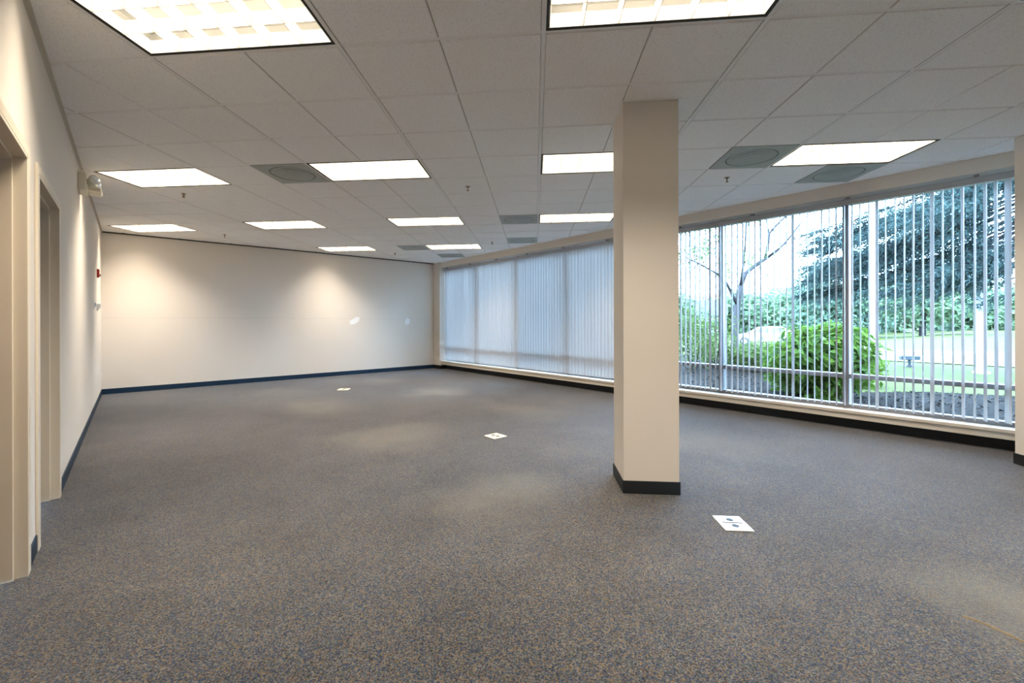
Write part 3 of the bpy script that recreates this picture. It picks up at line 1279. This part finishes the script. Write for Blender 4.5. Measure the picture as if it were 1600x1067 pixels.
# nearby bare-limbed tree
def tree_near():
    D = 14.2
    p0 = onz(1148, 567, G0)
    t = thing('tree', 'thin trunked tree with forked bare limbs just past the hedge', 'tree', (p0.x, p0.y, G0))
    O = Vector((p0.x, p0.y, G0))

    def P(u, v, dd=0):
        return at(u, v, D + dd) - O
    m = MB()
    m.tube([P(1147, 572), P(1148, 540), P(1150, 505), P(1152, 478), P(1154, 462), P(1157, 446)], [.14, .12, .105, .10, .095, .085], 9)
    m.build('trunk', 'bark', t, smooth=True)
    limbs = [([(1157, 448, 0), (1164, 428, .1), (1176, 418, .2), (1187, 410, .3), (1197, 404, .4)], [.085, .08, .075, .07, .06]),
             ([(1196, 405, .4), (1199, 388, .3), (1202, 365, .2), (1213, 352, .1), (1228, 338, 0), (1246, 318, -.2)], [.06, .05, .042, .036, .03, .02]),
             ([(1197, 404, .4), (1212, 394, .6), (1226, 380, .8), (1238, 366, 1.), (1250, 350, 1.2), (1268, 330, 1.4)], [.05, .042, .036, .032, .025, .015]),
             ([(1201, 400, .4), (1218, 387, .2), (1236, 376, .1), (1260, 366, 0), (1290, 357, -.1), (1318, 352, -.2)], [.03, .022, .016, .012, .01, .006]),
             ([(1152, 476, 0), (1145, 462, -.2), (1139, 450, -.4), (1131, 434, -.8), (1114, 424, -1.2), (1092, 412, -1.5), (1070, 402, -1.9)], [.06, .05, .045, .04, .03, .025, .015]),
             ([(1092, 412, -1.5), (1078, 425, -1.7), (1066, 432, -2)], [.02, .015, .008]),
             ([(1202, 365, .2), (1198, 350, .2), (1195, 330, .1)], [.025, .018, .01]),
             ([(1183, 415, .2), (1196, 425, .5), (1202, 438, .7), (1196, 448, .8)], [.016, .012, .009, .005]),
             ([(1200, 433, .7), (1214, 444, .9), (1224, 440, 1.)], [.008, .006, .004]),
             ([(1157, 447, 0), (1160, 425, -.4), (1164, 390, -.8), (1166, 350, -1.), (1168, 315, -1.2)], [.05, .04, .03, .024, .015])]
    for pts, rr in limbs:
        m = MB()
        q = [P(*a) for a in pts]
        m.tube(q, rr, 6)
        for k in range(1, len(q)):                # twigs
            for _ in range(5):
                s = q[k - 1].lerp(q[k], rnd.random())
                e = s + rv(.7) + Vector((0, 0, .25))
                m.tube([s, s.lerp(e, .5) + rv(.06), e], [.008, .006, .003], 4)
        m.build('limb', 'bark', t, smooth=True)
    m = MB()
    for (u, v, dd, r, n) in ((1075, 385, -1.6, 1.0, 260), (1100, 400, -1.2, .9, 240), (1118, 375, -1, .9, 220), (1090, 350, -1.2, 1.0, 220), (1150, 395, -.8, .8, 130),
                             (1168, 340, -1., .8, 90), (1135, 415, -.9, .6, 110), (1180, 400, .2, .6, 60)):
        crown(m, P(u, v, dd), (r, r, r * .8), n, .10, .055, 9, .7)
    m.build('foliage', 'leafE', t)


tree_near()

# spruce by the end of the window wall: drooping boughs sweep across the last bay
def spruce():
    base = at(1648, 503, 10.6)
    base = Vector((base.x, base.y, G0))
    t = thing('spruce_tree', 'dark drooping spruce with boughs sweeping across the last window bay', 'tree', base)
    m = MB()
    m.tube([(0, 0, -.05), (0, 0, 3), (.05, 0, 6), (0, .05, 10)], [.24, .20, .15, .05], 10)
    m.build('trunk', 'darkbark', t, smooth=True)
    fol = MB()
    bough = MB()
    a0 = math.atan2(.95, -.25)                       # towards the open bays
    plan = []
    for k in range(26):
        plan.append((rnd.uniform(3.9, 6.0), rnd.uniform(4.2, 5.1), a0 + rnd.uniform(-.26, .20), 1.5))
    for k in range(44):
        z = rnd.uniform(5.0, 8.8)
        plan.append((z, rnd.uniform(.6, 1.) * (4.8 - (z - 4.9) * .5), a0 + rnd.uniform(-1.1, 1.0), 1.3))
    for k in range(14):
        plan.append((rnd.uniform(3.0, 4.2), rnd.uniform(2.6, 4.0), a0 + rnd.uniform(-.7, .5), .7))
    for k in range(26):
        plan.append((rnd.uniform(2.2, 6.5), rnd.uniform(1.3, 2.6), a0 + rnd.uniform(-2.2, 1.6), 1.1))
    for z, L, a, den in plan:
        d = Vector((math.cos(a), math.sin(a), 0))
        pts = []
        for q in range(8):
            f = q / 7
            pts.append(Vector((0, 0, z)) + d * L * f + Vector((0, 0, -.60 * L * f + .20 * L * f * f)) + rv(.05))
        bough.tube(pts, [.03 * (1 - .85 * q / 7) for q in range(8)], 5)
        side = d.cross(Vector((0, 0, 1)))
        for _ in range(int(L * 24 * den)):
            f = rnd.uniform(.10, 1) ** .7
            i = min(6, int(f * 7))
            p = pts[i].lerp(pts[i + 1], f * 7 - i)
            tl = rnd.uniform(.30, .8) * (1.15 - .5 * f)
            sg = rnd.choice((-1, 1))
            td = (d * rnd.uniform(.5, 1.) + side * sg * rnd.uniform(.0, .7) + Vector((0, 0, rnd.uniform(-.95, .12)))).normalized()
            e = p + td * tl
            mid = p.lerp(e, .5) + Vector((0, 0, .04))
            if rnd.random() < .35:
                bough.tube([p, mid, e], [.006, .004, .002], 4)
            nn = int(tl * 26)
            for w_ in range(nn):
                f2 = (w_ + .5) / nn
                bb = p.lerp(e, f2) + Vector((0, 0, .04 * (1 - abs(2 * f2 - 1))))
                nd = (td * .8 + rv(.8)).normalized()
                fol.leaf(bb, nd, rv().normalized(), rnd.uniform(.07, .13), rnd.uniform(.020, .036))
    bough.build('boughs', 'darkbark', t)
    fol.build('foliage', 'needle', t)


spruce()

# distant trees -------------------------------------------------------
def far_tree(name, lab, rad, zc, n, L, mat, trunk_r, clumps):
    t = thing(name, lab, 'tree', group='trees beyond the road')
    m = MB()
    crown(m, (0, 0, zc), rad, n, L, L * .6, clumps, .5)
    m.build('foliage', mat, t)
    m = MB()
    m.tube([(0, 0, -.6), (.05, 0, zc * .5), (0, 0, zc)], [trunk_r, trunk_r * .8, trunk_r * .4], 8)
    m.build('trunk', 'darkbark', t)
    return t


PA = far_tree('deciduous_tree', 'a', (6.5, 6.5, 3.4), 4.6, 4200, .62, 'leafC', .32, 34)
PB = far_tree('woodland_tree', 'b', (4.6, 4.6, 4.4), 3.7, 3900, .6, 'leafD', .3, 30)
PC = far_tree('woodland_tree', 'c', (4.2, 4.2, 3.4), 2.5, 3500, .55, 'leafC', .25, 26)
FAR = [(PA, 1441, 47, 1., 'round crowned tree on the far lawn with a short visible trunk'),
       (PB, 1350, 66, 1., 'distant tree behind the white flagpole'),
       (PC, 1400, 72, 1.25, 'distant tree filling the gap between flagpole and round lawn tree'),
       (PB, 1505, 70, .98, 'distant tree just before the white round topped post'),
       (PC, 1545, 66, 1.2, 'distant tree behind the white round topped post'),
       (PB, 1590, 68, 1.05, 'distant tree at the frame edge column'),
       (PB, 1640, 70, 1.1, 'distant tree hidden behind the frame edge column'),
       (PB, 1300, 52, .98, 'full green tree above the big shrub, next to the mullion'),
       (PC, 1270, 60, 1.35, 'distant tree above the big bright shrub'),
       (PB, 1240, 66, 1.0, 'distant tree above the rear of the white car'),
       (PC, 1205, 70, 1.25, 'distant tree directly above the white car'),
       (PC, 1170, 64, 1.2, 'distant tree just past the bare limbed trunk'),
       (PB, 1085, 72, .9, 'distant tree beside the column, above the hedge bush'),
       (PC, 1140, 78, 1.3, 'distant tree behind the blue roofed house'),
       (PC, 1055, 70, 1.2, 'distant tree behind the mid floor column'),
       (PB, 1470, 82, 1.0, 'distant tree behind the round lawn tree')]
used = set()
for pr, u, d, s, lab in FAR:
    o = pr if pr.name not in used else copy_tree(pr)
    used.add(pr.name)
    q = at(u, 503, d)
    o.location = (q.x, q.y, gz(q.x, q.y))
    o.scale = (s, s, s * rnd.uniform(.92, 1.06))
    o.rotation_euler = (0, 0, rnd.uniform(0, 6.28))
    o['label'] = lab

# ------------------------------------------------------------------ sky
w = bpy.data.worlds.new('overcast sky')
SC.world = w
w.use_nodes = True
bg = w.node_tree.nodes['Background']
bg.inputs['Color'].default_value = (.45, .70, 1.0, 1)
bg.inputs['Strength'].default_value = 20.0

# ------------------------------------------------------------------ camera
cd = bpy.data.cameras.new('camera')
cam = bpy.data.objects.new('camera', cd)
COL.objects.link(cam)
cd.sensor_width = 36
cd.lens = F / 1600 * 36
cd.shift_x = (800 - PX) / 1600
cd.shift_y = -(533.5 - PY) / 1600
cd.clip_start, cd.clip_end = .05, 500
c, s = math.cos(YAW), math.sin(YAW)
right = Vector((*w2(c, s), 0))
fwd = Vector((*w2(-s, c), 0))
up = Vector((0, 0, 1))
cr, sr = math.cos(ROLL), math.sin(ROLL)
Rc = right * cr + up * sr
Uc = right * (-sr) + up * cr
mt = Matrix((Rc, Uc, -fwd)).transposed().to_4x4()
mt.translation = Vector((0, 0, CH))
cam.matrix_world = mt
SC.camera = cam

vs = SC.view_settings
SC.display_settings.display_device = 'sRGB'
vs.view_transform, vs.look, vs.gamma, vs.exposure = 'Standard', 'None', 1, .84
vs.use_curve_mapping = False
SC.cycles.max_bounces = 12
SC.cycles.diffuse_bounces = 6
SC.cycles.transparent_max_bounces = 24
SC.cycles.sample_clamp_indirect = 8
